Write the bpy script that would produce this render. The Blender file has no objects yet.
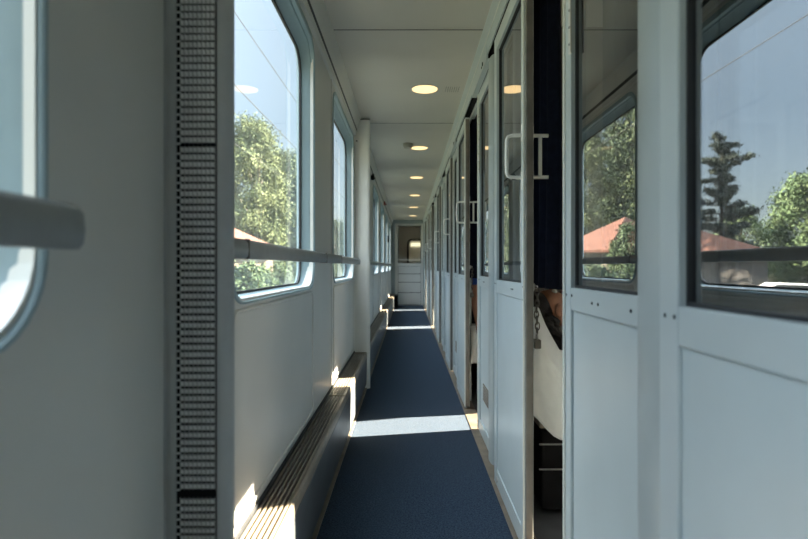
import bpy, bmesh, math, random
from mathutils import Vector, Matrix, noise
random.seed(7)
SC = bpy.context.scene
COL = SC.collection
PI = math.pi
P = 1.82            # pitch of compartments, windows and lamps
YEND = 14.0
YB = -1.6
CEIL = 2.22
GROUND = -1.15

# ------------------------------------------------------------------ materials
def mat(name, col, rough=.5, metal=0., spec=.5, var=0., vscale=8., bump=0., bscale=60., col2=None, sheen=0.):
    m = bpy.data.materials.new(name); m.use_nodes = True
    nt = m.node_tree; b = nt.nodes['Principled BSDF']
    b.inputs['Base Color'].default_value = (*col, 1)
    b.inputs['Roughness'].default_value = rough
    b.inputs['Metallic'].default_value = metal
    b.inputs['Specular IOR Level'].default_value = spec
    if sheen: b.inputs['Sheen Weight'].default_value = sheen
    tc = nt.nodes.new('ShaderNodeTexCoord')
    if var or col2:
        n = nt.nodes.new('ShaderNodeTexNoise'); n.inputs['Scale'].default_value = vscale
        n.inputs['Detail'].default_value = 4
        nt.links.new(tc.outputs['Object'], n.inputs['Vector'])
        r = nt.nodes.new('ShaderNodeValToRGB')
        c2 = col2 if col2 else tuple(min(1, c*(1+var)) for c in col)
        c1 = col if col2 else tuple(c*(1-var) for c in col)
        r.color_ramp.elements[0].color = (*c1, 1); r.color_ramp.elements[1].color = (*c2, 1)
        r.color_ramp.elements[0].position = .35; r.color_ramp.elements[1].position = .65
        nt.links.new(n.outputs['Fac'], r.inputs['Fac'])
        nt.links.new(r.outputs['Color'], b.inputs['Base Color'])
    if bump:
        n2 = nt.nodes.new('ShaderNodeTexNoise'); n2.inputs['Scale'].default_value = bscale
        nt.links.new(tc.outputs['Object'], n2.inputs['Vector'])
        bp = nt.nodes.new('ShaderNodeBump'); bp.inputs['Strength'].default_value = bump
        bp.inputs['Distance'].default_value = .004
        nt.links.new(n2.outputs['Fac'], bp.inputs['Height'])
        nt.links.new(bp.outputs['Normal'], b.inputs['Normal'])
    return m

def glass(name, tint, ior, rough=.0, haze_mix=0.):
    m = bpy.data.materials.new(name); m.use_nodes = True
    nt = m.node_tree; nt.nodes.clear()
    o = nt.nodes.new('ShaderNodeOutputMaterial')
    t = nt.nodes.new('ShaderNodeBsdfTransparent'); t.inputs['Color'].default_value = (*tint, 1)
    g = nt.nodes.new('ShaderNodeBsdfGlossy'); g.inputs['Roughness'].default_value = rough
    f = nt.nodes.new('ShaderNodeFresnel'); f.inputs['IOR'].default_value = ior
    # the same reflectance from both faces of the thin pane
    geo = nt.nodes.new('ShaderNodeNewGeometry')
    vm = nt.nodes.new('ShaderNodeVectorMath'); vm.operation = 'DOT_PRODUCT'
    nt.links.new(geo.outputs['Normal'], vm.inputs[0]); nt.links.new(geo.outputs['Incoming'], vm.inputs[1])
    ab = nt.nodes.new('ShaderNodeMath'); ab.operation = 'ABSOLUTE'
    nt.links.new(vm.outputs['Value'], ab.inputs[0])
    # schlick
    s1 = nt.nodes.new('ShaderNodeMath'); s1.operation = 'SUBTRACT'; s1.inputs[0].default_value = 1
    nt.links.new(ab.outputs[0], s1.inputs[1])
    pw = nt.nodes.new('ShaderNodeMath'); pw.operation = 'POWER'; pw.inputs[1].default_value = 4
    nt.links.new(s1.outputs[0], pw.inputs[0])
    r0 = ((ior-1)/(ior+1))**2
    ml = nt.nodes.new('ShaderNodeMath'); ml.operation = 'MULTIPLY_ADD'
    ml.inputs[1].default_value = 1-r0; ml.inputs[2].default_value = r0
    nt.links.new(pw.outputs[0], ml.inputs[0])
    nt.nodes.remove(f)
    mx = nt.nodes.new('ShaderNodeMixShader')
    nt.links.new(ml.outputs[0], mx.inputs['Fac']); nt.links.new(t.outputs[0], mx.inputs[1]); nt.links.new(g.outputs[0], mx.inputs[2])
    out = mx
    if haze_mix:      # pale haze over the view, put into the pane by a translucent mix
        tl = nt.nodes.new('ShaderNodeBsdfTranslucent'); tl.inputs['Color'].default_value = (.9, .92, .9, 1)
        m2 = nt.nodes.new('ShaderNodeMixShader'); m2.inputs['Fac'].default_value = haze_mix
        nt.links.new(mx.outputs[0], m2.inputs[1]); nt.links.new(tl.outputs[0], m2.inputs[2]); out = m2
    nt.links.new(out.outputs[0], o.inputs['Surface'])
    return m

def emit(name, col, s):
    m = bpy.data.materials.new(name); m.use_nodes = True
    b = m.node_tree.nodes['Principled BSDF']
    b.inputs['Base Color'].default_value = (.8, .8, .8, 1)
    b.inputs['Emission Color'].default_value = (*col, 1); b.inputs['Emission Strength'].default_value = s
    return m

M = {}
M['wall'] = mat('wall_laminate', (.71, .705, .675), .38, var=.03, vscale=3, bump=.03, bscale=140)
M['ceil'] = mat('ceiling_paint', (.63, .59, .52), .45, var=.03, vscale=2)
M['door'] = mat('door_paint', (.455, .52, .54), .33, var=.03, vscale=5, bump=.02, bscale=90)
M['panel'] = mat('door_laminate', (.455, .53, .555), .36, var=.03, vscale=4, bump=.02, bscale=90)
M['mull'] = mat('mullion_paint', (.36, .415, .43), .38, var=.05, vscale=6)
M['lip'] = mat('door_lip', (.68, .70, .66), .3)
M['rubber'] = mat('rubber_seal', (.16, .15, .135), .55, var=.15, vscale=20)
M['gasket'] = mat('black_gasket', (.018, .02, .024), .5, var=.2, vscale=20)
M['black'] = mat('black_metal', (.010, .010, .012), .75, spec=.15, var=.2, vscale=20)
M['winframe'] = mat('window_aluminium', (.33, .44, .49), .45, .0, var=.04, vscale=10)
M['rail'] = mat('rail_plastic', (.31, .33, .335), .45, var=.05, vscale=20, bump=.08, bscale=700)
M['handle'] = mat('handle_metal', (.80, .81, .79), .35, .0, var=.03, vscale=20)
M['alu'] = mat('heater_aluminium', (.27, .225, .175), .42, .2, var=.10, vscale=16)
M['alu_front'] = mat('heater_front_sheet', (.10, .11, .12), .4, .3, var=.12, vscale=6)
M['pillar'] = mat('pillar_plastic', (.46, .48, .49), .5, var=.04, vscale=20, bump=.1, bscale=500)
M['pillar_light'] = mat('pillar_laminate', (.78, .77, .73), .42, var=.03, vscale=5)
M['louver'] = mat('louver_metal', (.72, .73, .73), .45, .0, var=.08, vscale=40)
M['carpet'] = mat('blue_carpet', (.003, .014, .036), .95, spec=.12, col2=(.036, .062, .098), vscale=150, bump=1., bscale=200, sheen=.07)
M['base'] = mat('dark_subfloor', (.085, .085, .088), .7, var=.2)
M['strip'] = mat('brass_strip', (.20, .16, .12), .45, .3, var=.2, vscale=12)
M['steel'] = mat('stainless', (.5, .5, .5), .3, .8, var=.05, vscale=12)
M['dull'] = mat('dull_steel', (.12, .115, .105), .4, .7, var=.15, vscale=40)
M['wood'] = mat('dark_partition', (.20, .175, .145), .6, var=.1, vscale=6)
M['navy'] = mat('navy_curtain', (.007, .009, .019), .9, spec=.1, var=.2, vscale=40, bump=.3, bscale=300)
M['sheet'] = mat('white_bedding', (.87, .885, .90), .85, spec=.2, var=.02, vscale=20, bump=.25, bscale=90)
M['mattress'] = mat('mattress_cloth', (.03, .045, .09), .9, var=.15, vscale=60)
M['skin'] = mat('skin', (.42, .20, .125), .5, var=.08, vscale=30, bump=.1, bscale=200)
M['hair'] = mat('dark_hair', (.012, .008, .007), .6, var=.3, vscale=60, bump=.6, bscale=120)
M['blacktop'] = mat('black_cotton', (.012, .012, .014), .9, var=.2, vscale=60, bump=.3, bscale=200)
M['bluetop'] = mat('blue_cotton', (.02, .07, .30), .9, var=.12, vscale=60, bump=.3, bscale=200)
M['trousers'] = mat('dark_trousers', (.02, .022, .03), .9, var=.15, vscale=60)
M['eye'] = mat('eye_white', (.7, .68, .64), .3, var=.02)
M['lip_skin'] = mat('lips', (.36, .11, .09), .5, var=.05)
M['lamp'] = emit('lamp_diffuser', (1., .66, .27), .98)
M['lamp_dim'] = emit('vestibule_diffuser', (1., .86, .55), .9)
M['white'] = mat('white_plastic', (.62, .61, .58), .45, var=.03, vscale=10)
M['beige'] = mat('beige_plastic', (.45, .42, .36), .5, var=.04, vscale=10)
M['red'] = mat('red_plastic', (.32, .015, .015), .45, var=.1, vscale=20)
M['pane_l'] = glass('window_glass', (.94, .98, .99), 1.5, haze_mix=.035)
M['pane_r'] = glass('compartment_glass', (.55, .58, .60), 4.2)
M['roof'] = mat('terracotta_tiles', (.115, .046, .029), .8, var=.2, vscale=5)
M['render'] = mat('pale_render', (.20, .17, .14), .85, var=.08, vscale=2)
M['render_grey'] = mat('grey_render', (.07, .066, .064), .85, var=.1, vscale=2)
M['shed'] = mat('grey_sheet_roof', (.10, .11, .11), .7, var=.1, vscale=1)
M['grass'] = mat('grass_gravel', (.09, .105, .05), .95, col2=(.17, .155, .13), vscale=1.5)
M['bark'] = mat('bark', (.07, .055, .04), .9, var=.3, vscale=12)
M['bark_pale'] = mat('birch_bark', (.30, .28, .24), .8, var=.3, vscale=8)
M['carpaint'] = mat('white_car_paint', (.6, .6, .6), .25, var=.02)
M['carpaint2'] = mat('silver_car_paint', (.35, .36, .37), .3, .4, var=.03)
M['carglass'] = mat('car_glass', (.03, .035, .04), .1, var=.1)
M['tyre'] = mat('tyre', (.02, .02, .02), .8, var=.1)
M['wire'] = mat('wire_copper', (.012, .013, .013), .6, .0, var=.1)

def leafmat(name, c1, c2):
    m = mat(name, c1, .7, spec=.25, col2=c2, vscale=.9)
    b = m.node_tree.nodes['Principled BSDF']
    return m
M['leaf_lime'] = leafmat('lime_leaves', (0.0601, 0.0835, 0.0331), (0.0823, 0.1059, 0.0468))
M['leaf_green'] = leafmat('green_leaves', (0.03, 0.0529, 0.0248), (0.0505, 0.0721, 0.0335))
M['leaf_pine'] = leafmat('pine_needles', (0.0126, 0.021, 0.0168), (0.0234, 0.0331, 0.0234))
M['leaf_willow'] = leafmat('willow_leaves', (0.0601, 0.1013, 0.0445), (0.0731, 0.1036, 0.0461))
M['leaf_hedge'] = leafmat('hedge_leaves', (0.0277, 0.0556, 0.0248), (0.0487, 0.0743, 0.0335))

# ------------------------------------------------------------------ helpers
class MB:
    def __init__(s): s.bm = bmesh.new()
    def box(s, a, b, bev=0., seg=2):
        a = Vector(a); b = Vector(b)
        lo = Vector(map(min, a, b)); hi = Vector(map(max, a, b))
        r = bmesh.ops.create_cube(s.bm, size=1.)
        vs = r['verts']
        for v in vs:
            v.co = Vector((lo[i] + (v.co[i]+.5)*(hi[i]-lo[i]) for i in range(3)))
        if bev:
            es = {e for v in vs for e in v.link_edges}
            bmesh.ops.bevel(s.bm, geom=list(es), offset=bev, segments=seg, affect='EDGES', profile=.5)
        return s
    def cyl(s, c0, c1, r0, r1=None, n=16, caps=True):
        c0 = Vector(c0); c1 = Vector(c1); r1 = r0 if r1 is None else r1
        d = (c1-c0); L = d.length
        q = d.to_track_quat('Z', 'Y').to_matrix().to_4x4()
        bmesh.ops.create_cone(s.bm, cap_ends=caps, segments=n, radius1=r0, radius2=r1, depth=L,
                              matrix=Matrix.Translation((c0+c1)/2) @ q)
        return s
    def tube(s, pts, r, n=8, closed=False):
        pts = [Vector(p) for p in pts]; N = len(pts)
        rings = []
        up = None
        for i, p in enumerate(pts):
            if closed: t = pts[(i+1) % N]-pts[i-1]
            else: t = pts[min(i+1, N-1)]-pts[max(i-1, 0)]
            t.normalize()
            if up is None:
                up = Vector((0, 0, 1)) if abs(t.z) < .9 else Vector((1, 0, 0))
            x = up.cross(t)
            if x.length < 1e-4: x = Vector((0, 1, 0)).cross(t)
            x.normalize(); y = t.cross(x); up = y
            rr = r[i] if isinstance(r, (list, tuple)) else r
            rings.append([s.bm.verts.new(p+x*rr*math.cos(2*PI*k/n)+y*rr*math.sin(2*PI*k/n)) for k in range(n)])
        for i in range(N if closed else N-1):
            A = rings[i]; B = rings[(i+1) % N]
            for k in range(n):
                try: s.bm.faces.new((A[k], A[(k+1) % n], B[(k+1) % n], B[k]))
                except ValueError: pass
        if not closed:
            s.bm.faces.new(rings[0][::-1]); s.bm.faces.new(rings[-1])
        return s
    def loft(s, rings, closed_ends=False):
        vr = [[s.bm.verts.new(p) for p in r] for r in rings]
        n = len(vr[0])
        for A, B in zip(vr, vr[1:]):
            for k in range(n):
                s.bm.faces.new((A[k], A[(k+1) % n], B[(k+1) % n], B[k]))
        if closed_ends:
            s.bm.faces.new(vr[0][::-1]); s.bm.faces.new(vr[-1])
        return s
    def poly(s, pts):
        s.bm.faces.new([s.bm.verts.new(p) for p in pts]); return s
    def prism(s, prof, axis_pts):
        """extrude a closed 2D profile [(x,z)] along y between two values"""
        y0, y1 = axis_pts
        s.loft([[Vector((x, y0, z)) for x, z in prof], [Vector((x, y1, z)) for x, z in prof]], True); return s
    def sphere(s, c, r, sx=1, sy=1, sz=1, n=16):
        res = bmesh.ops.create_uvsphere(s.bm, u_segments=n, v_segments=max(6, n*2//3), radius=r)
        for v in res['verts']:
            v.co = Vector((v.co.x*sx+c[0], v.co.y*sy+c[1], v.co.z*sz+c[2]))
        return s
    def build(s, name, m, parent=None, smooth=False, loc=None):
        bmesh.ops.recalc_face_normals(s.bm, faces=s.bm.faces)
        me = bpy.data.meshes.new(name); s.bm.to_mesh(me); s.bm.free()
        if smooth:
            for p in me.polygons: p.use_smooth = True
        me.materials.append(m)
        o = bpy.data.objects.new(name, me); COL.objects.link(o)
        if parent is not None: o.parent = parent
        if loc is not None: o.location = loc
        return o

def smooth_angle(o, deg=35):
    me = o.data
    for p in me.polygons: p.use_smooth = True
    bm = bmesh.new(); bm.from_mesh(me)
    for e in bm.edges:
        if len(e.link_faces) == 2 and e.calc_face_angle(0) > math.radians(deg): e.smooth = False
    bm.to_mesh(me); bm.free()
    return o

def tag(o, label, cat, group=None, kind=None):
    o['label'] = label; o['category'] = cat
    if group: o['group'] = group
    if kind: o['kind'] = kind
    return o
def empty(name, loc=(0, 0, 0)):
    o = bpy.data.objects.new(name, None); COL.objects.link(o); o.location = loc
    o.empty_display_size = .1
    return o
def copy_tree(o, parent=None):
    c = o.copy(); COL.objects.link(c)
    c.parent = parent
    for ch in list(o.children): copy_tree(ch, c)
    return c

def rrect(y0, y1, z0, z1, r, n=8):
    pts = []
    for cy, cz, a0 in ((y1-r, z1-r, 0), (y0+r, z1-r, 90), (y0+r, z0+r, 180), (y1-r, z0+r, 270)):
        for k in range(n+1):
            a = math.radians(a0+90*k/n)
            pts.append((cy+r*math.cos(a), cz+r*math.sin(a)))
    return pts

# ------------------------------------------------------------------ floor and ceiling
f = MB().box((-.56, YB, -.06), (2.45, 16.4, 0)).build('floor', M['base'])
tag(f, 'dark floor of the carriage under the carpet and compartments', 'floor', kind='structure')
c = MB().box((-.36, YB+.02, 0), (.385, YEND, .006)).build('carpet_runner', M['carpet'])
tag(c, 'long speckled navy blue carpet running down the corridor floor', 'carpet')
g = MB().box((-.56, YB, CEIL), (2.45, 16.4, CEIL+.06)).build('ceiling', M['ceil'])
tag(g, 'cream ceiling of the corridor with recessed round lights', 'ceiling', kind='structure')
s = MB()
for y in (2.77, 4.57, 10.6):
    s.box((-.382, y-.004, CEIL-.0015), (.386, y+.004, CEIL+.001))
s.build('ceiling_joint', M['rubber'], g)
# threshold along the compartment side
t = MB().box((.385, YB, 0), (.47, YEND, .010), .003).build('trim_1', M['strip'])
tag(t, 'brown metal threshold strip along the foot of the sliding doors', 'threshold strip', kind='structure')
t = MB().box((-.352, YB, 0), (-.335, YEND, .014), .003).build('trim_2', M['strip'])
tag(t, 'thin brown metal strip along the heater foot beside the carpet', 'edge strip', kind='structure')

# ------------------------------------------------------------------ window wall
WX, WOUT = -.44, -.512
HZ0, HZ1, HR = .916, 2.04, .11
def hole(k): return (1.33+P*k - (.045 if k == -1 else 0), 2.50+P*k - (.045 if k == -1 else 0))
def ray_rect(cy, cz, py, pz, b):
    dy, dz = py-cy, pz-cz
    t = 1e9
    if dy > 1e-9: t = min(t, (b[1]-cy)/dy)
    if dy < -1e-9: t = min(t, (b[0]-cy)/dy)
    if dz > 1e-9: t = min(t, (b[3]-cz)/dz)
    if dz < -1e-9: t = min(t, (b[2]-cz)/dz)
    return (cy+dy*t, cz+dz*t)
mb = MB()
edges_y = [YB] + [(hole(k)[1]+hole(k+1)[0])/2 for k in range(-1, 6)] + [YEND+.02]
for i, k in enumerate(range(-1, 7)):
    b = (edges_y[i], edges_y[i+1], 0., CEIL)
    h0, h1 = hole(k)
    inn = rrect(h0, h1, HZ0, HZ1, HR)
    cy, cz = (h0+h1)/2, (HZ0+HZ1)/2
    out = [list(ray_rect(cy, cz, y, z, b)) for y, z in inn]
    for cn in ((b[0], b[2]), (b[0], b[3]), (b[1], b[2]), (b[1], b[3])):
        j = min(range(len(out)), key=lambda q: (out[q][0]-cn[0])**2+(out[q][1]-cn[1])**2)
        out[j] = list(cn)
    mb.loft([[Vector((WX, y, z)) for y, z in out], [Vector((WX, y, z)) for y, z in inn],
             [Vector((WOUT, y, z)) for y, z in inn], [Vector((WOUT, y, z)) for y, z in out],
             [Vector((WX, y, z)) for y, z in out]])
wl = mb.build('wall_left', M['wall'])
tag(wl, 'pale window wall of the corridor along the outer side of the carriage', 'wall', kind='structure')
# seams and raised beads under each window
sm = MB(); bd = MB()
for k in range(-1, 7):
    h0, h1 = hole(k)
    for y in (h1+.58, ):
        sm.box((WX-.002, y-.003, .33), (WX+.0015, y+.003, 2.12))
    if k < 0: continue
    ring = rrect(h0+.02, h1-.02, .34, .885, .03, 4)
    bd.tube([(WX+.001, y, z) for y, z in ring], .006, 6, True)
sm.build('wall_joint', M['rubber'], wl)
bd.build('panel_bead', M['wall'], wl, True)

wnames = ['blurred nearest window at the left edge beside the camera',
          'large corridor window past the grille pillar with trees outside',
          'narrow-looking corridor window just before the plain pillar']
for i, k in enumerate(range(-1, 7)):
    h0, h1 = hole(k)
    w = empty('window_%d' % (i+1), (WX, (h0+h1)/2, HZ0))
    lab = wnames[i] if i < 3 else ['first', 'second', 'third', 'fourth', 'last'][i-3]+' corridor window beyond the plain pillar on the left'
    tag(w, lab, 'window', kind='structure')
    def R(t, x, extra=0.):
        a0 = h0-.015+(.04)*t; a1 = h1+.015-.03*t
        b0 = HZ0-.015+.022*t; b1 = HZ1+.012-.067*t
        return [Vector((x-WX, y-(h0+h1)/2, z-HZ0)) for y, z in rrect(a0+extra, a1-extra, b0+extra, b1-extra, .115-.02*t)]
    fr = MB().loft([R(0, WX-.004), R(0, WX+.006), R(.25, WX+.007), R(.36, WX+.004), R(.40, WX-.010), R(.50, WX-.014),
                    R(.60, WX-.030), R(.85, WX-.046), R(.90, WX-.052), R(1., WX-.056), R(1., WX-.066), R(.6, WX-.076), R(0, WX-.004)])
    smooth_angle(fr.build('window_frame', M['winframe'], w), 30)
    MB().loft([R(1., WX-.058), R(1., WX-.052, .0), R(1., WX-.054, .006), R(1., WX-.062, .006), R(1., WX-.058)]).build('gasket', M['gasket'], w)
    pts = R(1., WX-.060, .004)
    MB().poly(pts).build('glass_pane', M['pane_l'], w)

# cornice above the windows (groove line, sloped cove)
prof = [(-.44, 2.075), (-.425, 2.078), (-.418, 2.105), (-.43, 2.112), (-.43, 2.122), (-.414, 2.128), (-.402, 2.16), (-.384, 2.222), (-.44, 2.222)]
t = MB().prism(prof, (YB, YEND)).build('trim_3', M['wall'])
tag(t, 'sloped cornice with a dark groove above the windows', 'cornice', kind='structure')
MB().box((-.436, YB, 2.1065), (-.4165, YEND, 2.1275)).build('groove', M['gasket'], t)

# ------------------------------------------------------------------ heater under the windows
def heater(y0, y1, label):
    r = empty('heater_cover', (-.39, y0, 0)); tag(r, label, 'heater', 'heater covers along the window wall')
    L = y1-y0
    X = lambda x: x+.39
    # front sheet with a kick recess
    prof = [(-.338, .27), (-.334, .262), (-.338, .05), (-.353, .04), (-.353, .012), (-.365, .012), (-.365, .27)]
    MB().loft([[Vector((X(x), 0, z)) for x, z in prof], [Vector((X(x), L, z)) for x, z in prof]], True).build('front_panel', M['alu_front'], r)
    # rounded top nosing
    n = [(-.350, .302), (-.342, .305), (-.336, .300), (-.334, .290), (-.334, .268), (-.340, .268), (-.350, .290)]
    MB().loft([[Vector((X(x), 0, z)) for x, z in n], [Vector((X(x), L, z)) for x, z in n]], True).build('nosing', M['alu'], r)
    m = MB()
    for j in range(6):
        x = -.432+j*.0148
        m.box((X(x), 0, .292), (X(x)+.0085, L, .304), .0015, 1)
    yy = .25
    while yy < L-.1:
        m.box((X(-.436), yy, .288), (X(-.340), yy+.006, .298)); yy += .42
    m.build('grille', M['alu'], r)
    MB().box((X(-.438), 0, .235), (X(-.352), L, .245)).build('duct', M['black'], r)
    MB().box((X(-.4395), 0, .285), (X(-.4335), L, .318), .002, 1).build('back_strip', M['gasket'], r)
    MB().box((X(-.437), L-.02, .286), (X(-.336), L-.001, .307), .002).build('end_cap', M['alu'], r)
    return r
heater(YB+.05, .97, 'part of the low heater cover beside the camera, before the grille pillar')
heater(1.025, 2.93, 'slatted metal heater cover under the large window after the grille pillar')
heater(2.935, 4.385, 'slatted metal heater cover ending at the plain pillar, partly sunlit')
heater(4.44, 9.1, 'long heater cover directly beyond the plain pillar')
heater(9.105, 13.95, 'farthest heater cover leading up to the end door')

# ------------------------------------------------------------------ pillars
def pillar(y, grille, label, m):
    r = empty('pillar', (-.40, y, 0)); tag(r, label, 'pillar')
    o_ = -.012 if grille else 0.
    pr = [(-.44, 0), (-.35+o_, 0)]
    for k in range(0, 9):
        a = -PI/2 + PI*k/8*.95
        pr.append((-.345+o_+.035*math.cos(a), .0225+.0225*math.sin(a)))
    pr += [(-.36+o_, .045), (-.44, .045)]
    H = CEIL if grille else 2.205
    mb = MB()
    mb.loft([[Vector((x+.40, yy, z)) for x, yy in pr] for z in (0.0, H)], True)
    smooth_angle(mb.build('casing', m, r), 40)
    if grille:
        # metal edge profile, dark slot, perforated louvre sheet in three sections
        MB().box((-.036, -.006, 0), (-.028, .0, H), .002).box((-.020, -.004, 0), (-.009, 0, H), .0015).build('edge_profile', m, r)
        MB().box((-.0085, -.0012, 0.02), (.0635, .0, H-.02)).build('slot_backing', M['black'], r)
        pitch = .0132
        cuts = [0.0, .595, 1.22, 1.845, H-.01]
        for z0, z1 in zip(cuts, cuts[1:]):
            g = MB(); nrow = int((z1-z0-.003)/pitch)
            for j in range(nrow):
                z = z0+.005+j*pitch
                for q in range(8):
                    x = .0000+q*.0078
                    # one raised tab, leaning out at its top edge
                    g.loft([[Vector((x, -.0014, z)), Vector((x+.0048, -.0014, z)), Vector((x+.0048, -.0030, z)), Vector((x, -.0030, z))],
                            [Vector((x, -.0014, z+.0082)), Vector((x+.0048, -.0014, z+.0082)), Vector((x+.0048, -.0058, z+.0082)), Vector((x, -.0058, z+.0082))]], True)
                g.box((-.0085, -.0028, z-.0040), (-.002, -.0015, z-.0010))
            for q in range(9):
                x = -.0020+q*.0078
                g.box((x, -.0022, z0+.003), (x+.0008, -.0013, z0+.003+nrow*pitch))
            g.build('louver_section', M['louver'], r)
        for c_ in r.children:
            if c_.name.split('.')[0] != 'casing': c_.location.x = -.0095
    else:
        MB().box((-.038, -.004, H-.004), (.088, .05, H+.006), .001).build('cap', M['rubber'], r)
        MB().cyl((-.018, -.001, 2.03), (-.018, .003, 2.03), .006, n=10).build('screw', M['black'], r)
    return r
pillar(.975, True, 'grey pillar with a perforated louvre strip, nearest on the left wall', M['pillar'])
pillar(4.40, False, 'plain cream pillar down the corridor where the heater cover ends', M['pillar_light'])

# ------------------------------------------------------------------ handrails
def handrail(y0, y1, brackets, joints, label, zs=1.):
    r = empty('handrail', (-.40, y0, 1.02)); r.scale.z = zs; tag(r, label, 'handrail', 'handrails across the windows')
    L = y1-y0
    pr = [(-.407, .0), (-.388, .0), (-.382, .006), (-.380, .020), (-.382, .038), (-.390, .046), (-.407, .046), (-.411, .04), (-.411, .006)]
    n = len(pr)
    rings = []
    def ring(y, sh, sc):
        return [Vector((x+.40+sh, y, .023+(z-.003+ .003-.023)*sc)) for x, z in pr]
    rings = [ring(0, -.012, .75), ring(.012, -.004, .95), ring(.03, 0, 1), ring(L-.03, 0, 1), ring(L-.012, -.003, .96), ring(L-.002, -.010, .8)]
    smooth_angle(MB().loft(rings, True).build('bar', M['rail'], r), 40)
    for b in brackets:
        MB().box((-.041, b-y0-.022, .008), (-.008, b-y0+.022, .038), .006).build('bracket', M['rail'], r)
    for j in joints:
        MB().box((-.0125, j-y0-.003, -.001), (.0212, j-y0+.003, .0475), .001).build('joint', M['rubber'], r)
    return r
handrail(-1.2, .652, (.60, -.4), (), 'blurred grey handrail end in the left foreground across the nearest window', 1.16)
handrail(1.02, 4.34, (1.10, 2.55, 3.05, 4.25), (1.29, 2.53, 3.10), 'long grey handrail between the grille pillar and the plain pillar')
handrail(4.55, 13.7, (4.7, 6.48, 8.3, 10.1, 11.9, 13.5), (6.5, 8.3, 10.1), 'handrail running far down the corridor beyond the plain pillar')

# ------------------------------------------------------------------ compartment side: sliding doors and glazed partitions
LEAF_W = .64
def make_leaf():
    r = empty('door_1', (.40, 0, 0))
    T = .034
    fm = MB()
    fm.box((0, 0, .012), (T, .05, 2.05), .003).box((0, LEAF_W-.06, .012), (T, LEAF_W, 2.05), .003)
    fm.box((.0008, .049, 1.985), (T, LEAF_W-.059, 2.05), .002).box((.0008, .049, .883), (T, LEAF_W-.059, .942), .002)
    fm.box((.0008, .049, .012), (T, LEAF_W-.059, .082), .002)
    fm.build('frame', M['door'], r)
    MB().box((.006, .049, .08), (T-.006, LEAF_W-.058, .886)).build('lower_panel', M['panel'], r)
    ins = MB()
    y0, y1, z0, z1 = .05, LEAF_W-.06, .942, 1.985
    for a, b in (((y0, z0), (y0+.006, z1)), ((y1-.006, z0), (y1, z1)), ((y0, z0), (y1, z0+.006)), ((y0, z1-.006), (y1, z1))):
        ins.box((.012, a[0], a[1]), (T-.001, b[0], b[1]))
    ins.build('gasket', M['gasket'], r)
    MB().poly([(.018, y0+.002, z0+.002), (.018, y1-.002, z0+.002), (.018, y1-.002, z1-.002), (.018, y0+.002, z1-.002)]).build('glass_pane', M['pane_r'], r)
    MB().box((.004, -.013, .02), (.030, .0015, 2.035), .004).build('edge_seal', M['rubber'], r)
    MB().box((-.003, .0, .02), (.004, .010, 2.038), .002).build('edge_lip', M['lip'], r)
    for sx, x0 in ((-1, 0), (1, T)):
        h = MB()
        pts = [(x0, .025, 1.312), (x0+sx*.040, .025, 1.314), (x0+sx*.050, .025, 1.318), (x0+sx*.054, .025, 1.328),
               (x0+sx*.055, .025, 1.385), (x0+sx*.054, .025, 1.445), (x0+sx*.050, .025, 1.455), (x0+sx*.040, .025, 1.459), (x0, .025, 1.461)]
        if sx > 0: pts = [(x0, .025, 1.314), (x0+.056, .025, 1.314)]
        h.tube(pts, .0065, 10)
        if sx > 0:
            h.tube([(x0, .025, 1.459), (x0+.056, .025, 1.459)], .0065, 10)
            h.box((x0+.022, .019, 1.312), (x0+.034, .031, 1.461), .003)
        h.box((x0-.003, .012, 1.27), (x0+.003, .038, 1.335), .002).box((x0-.003, .012, 1.44), (x0+.003, .038, 1.50), .002)
        smooth_angle(h.build('handle', M['handle'], r), 40)
    sc = MB()
    for y, z in ((.022, .93), (.022, .885), (LEAF_W-.05, .925), (LEAF_W-.02, .925), (.20, .915), (.23, .915)):
        sc.cyl((-.0008, y, z), (.002, y, z), .0035, n=8)
    sc.build('screws', M['black'], r)
    MB().cyl((-.004, .56, .045), (.004, .56, .045), .012, n=12).build('roller', M['steel'], r)
    return r
leaf = make_leaf()
leads = {-1: .218, 0: 1.859, 1: 3.78, 2: 5.13, 3: 6.945, 4: 9.10, 5: 10.59, 6: 12.66}
dl = {-1: 'nearest grey-blue sliding door at the right edge reflecting sky and a pine',
      0: 'half-open sliding door with a white loop handle and hanging chain, beside the open gap',
      1: 'second half-open sliding door with loop handle, white bedding behind its gap',
      2: 'closed sliding door right after the second open gap',
      3: 'third sliding door past the second gap, shut',
      4: 'distant half-open sliding door letting a strip of sun onto the carpet',
      5: 'shut sliding door, second from the end of the corridor',
      6: 'half-open sliding door closest to the end door'}
for i, k in enumerate(range(-1, 7)):
    o = leaf if i == 0 else copy_tree(leaf)
    o.name = 'door_%d' % (i+1)
    o.location = (.40, leads[k], 0)
    tag(o, dl[k], 'sliding door', 'sliding compartment doors', 'structure')

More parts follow.
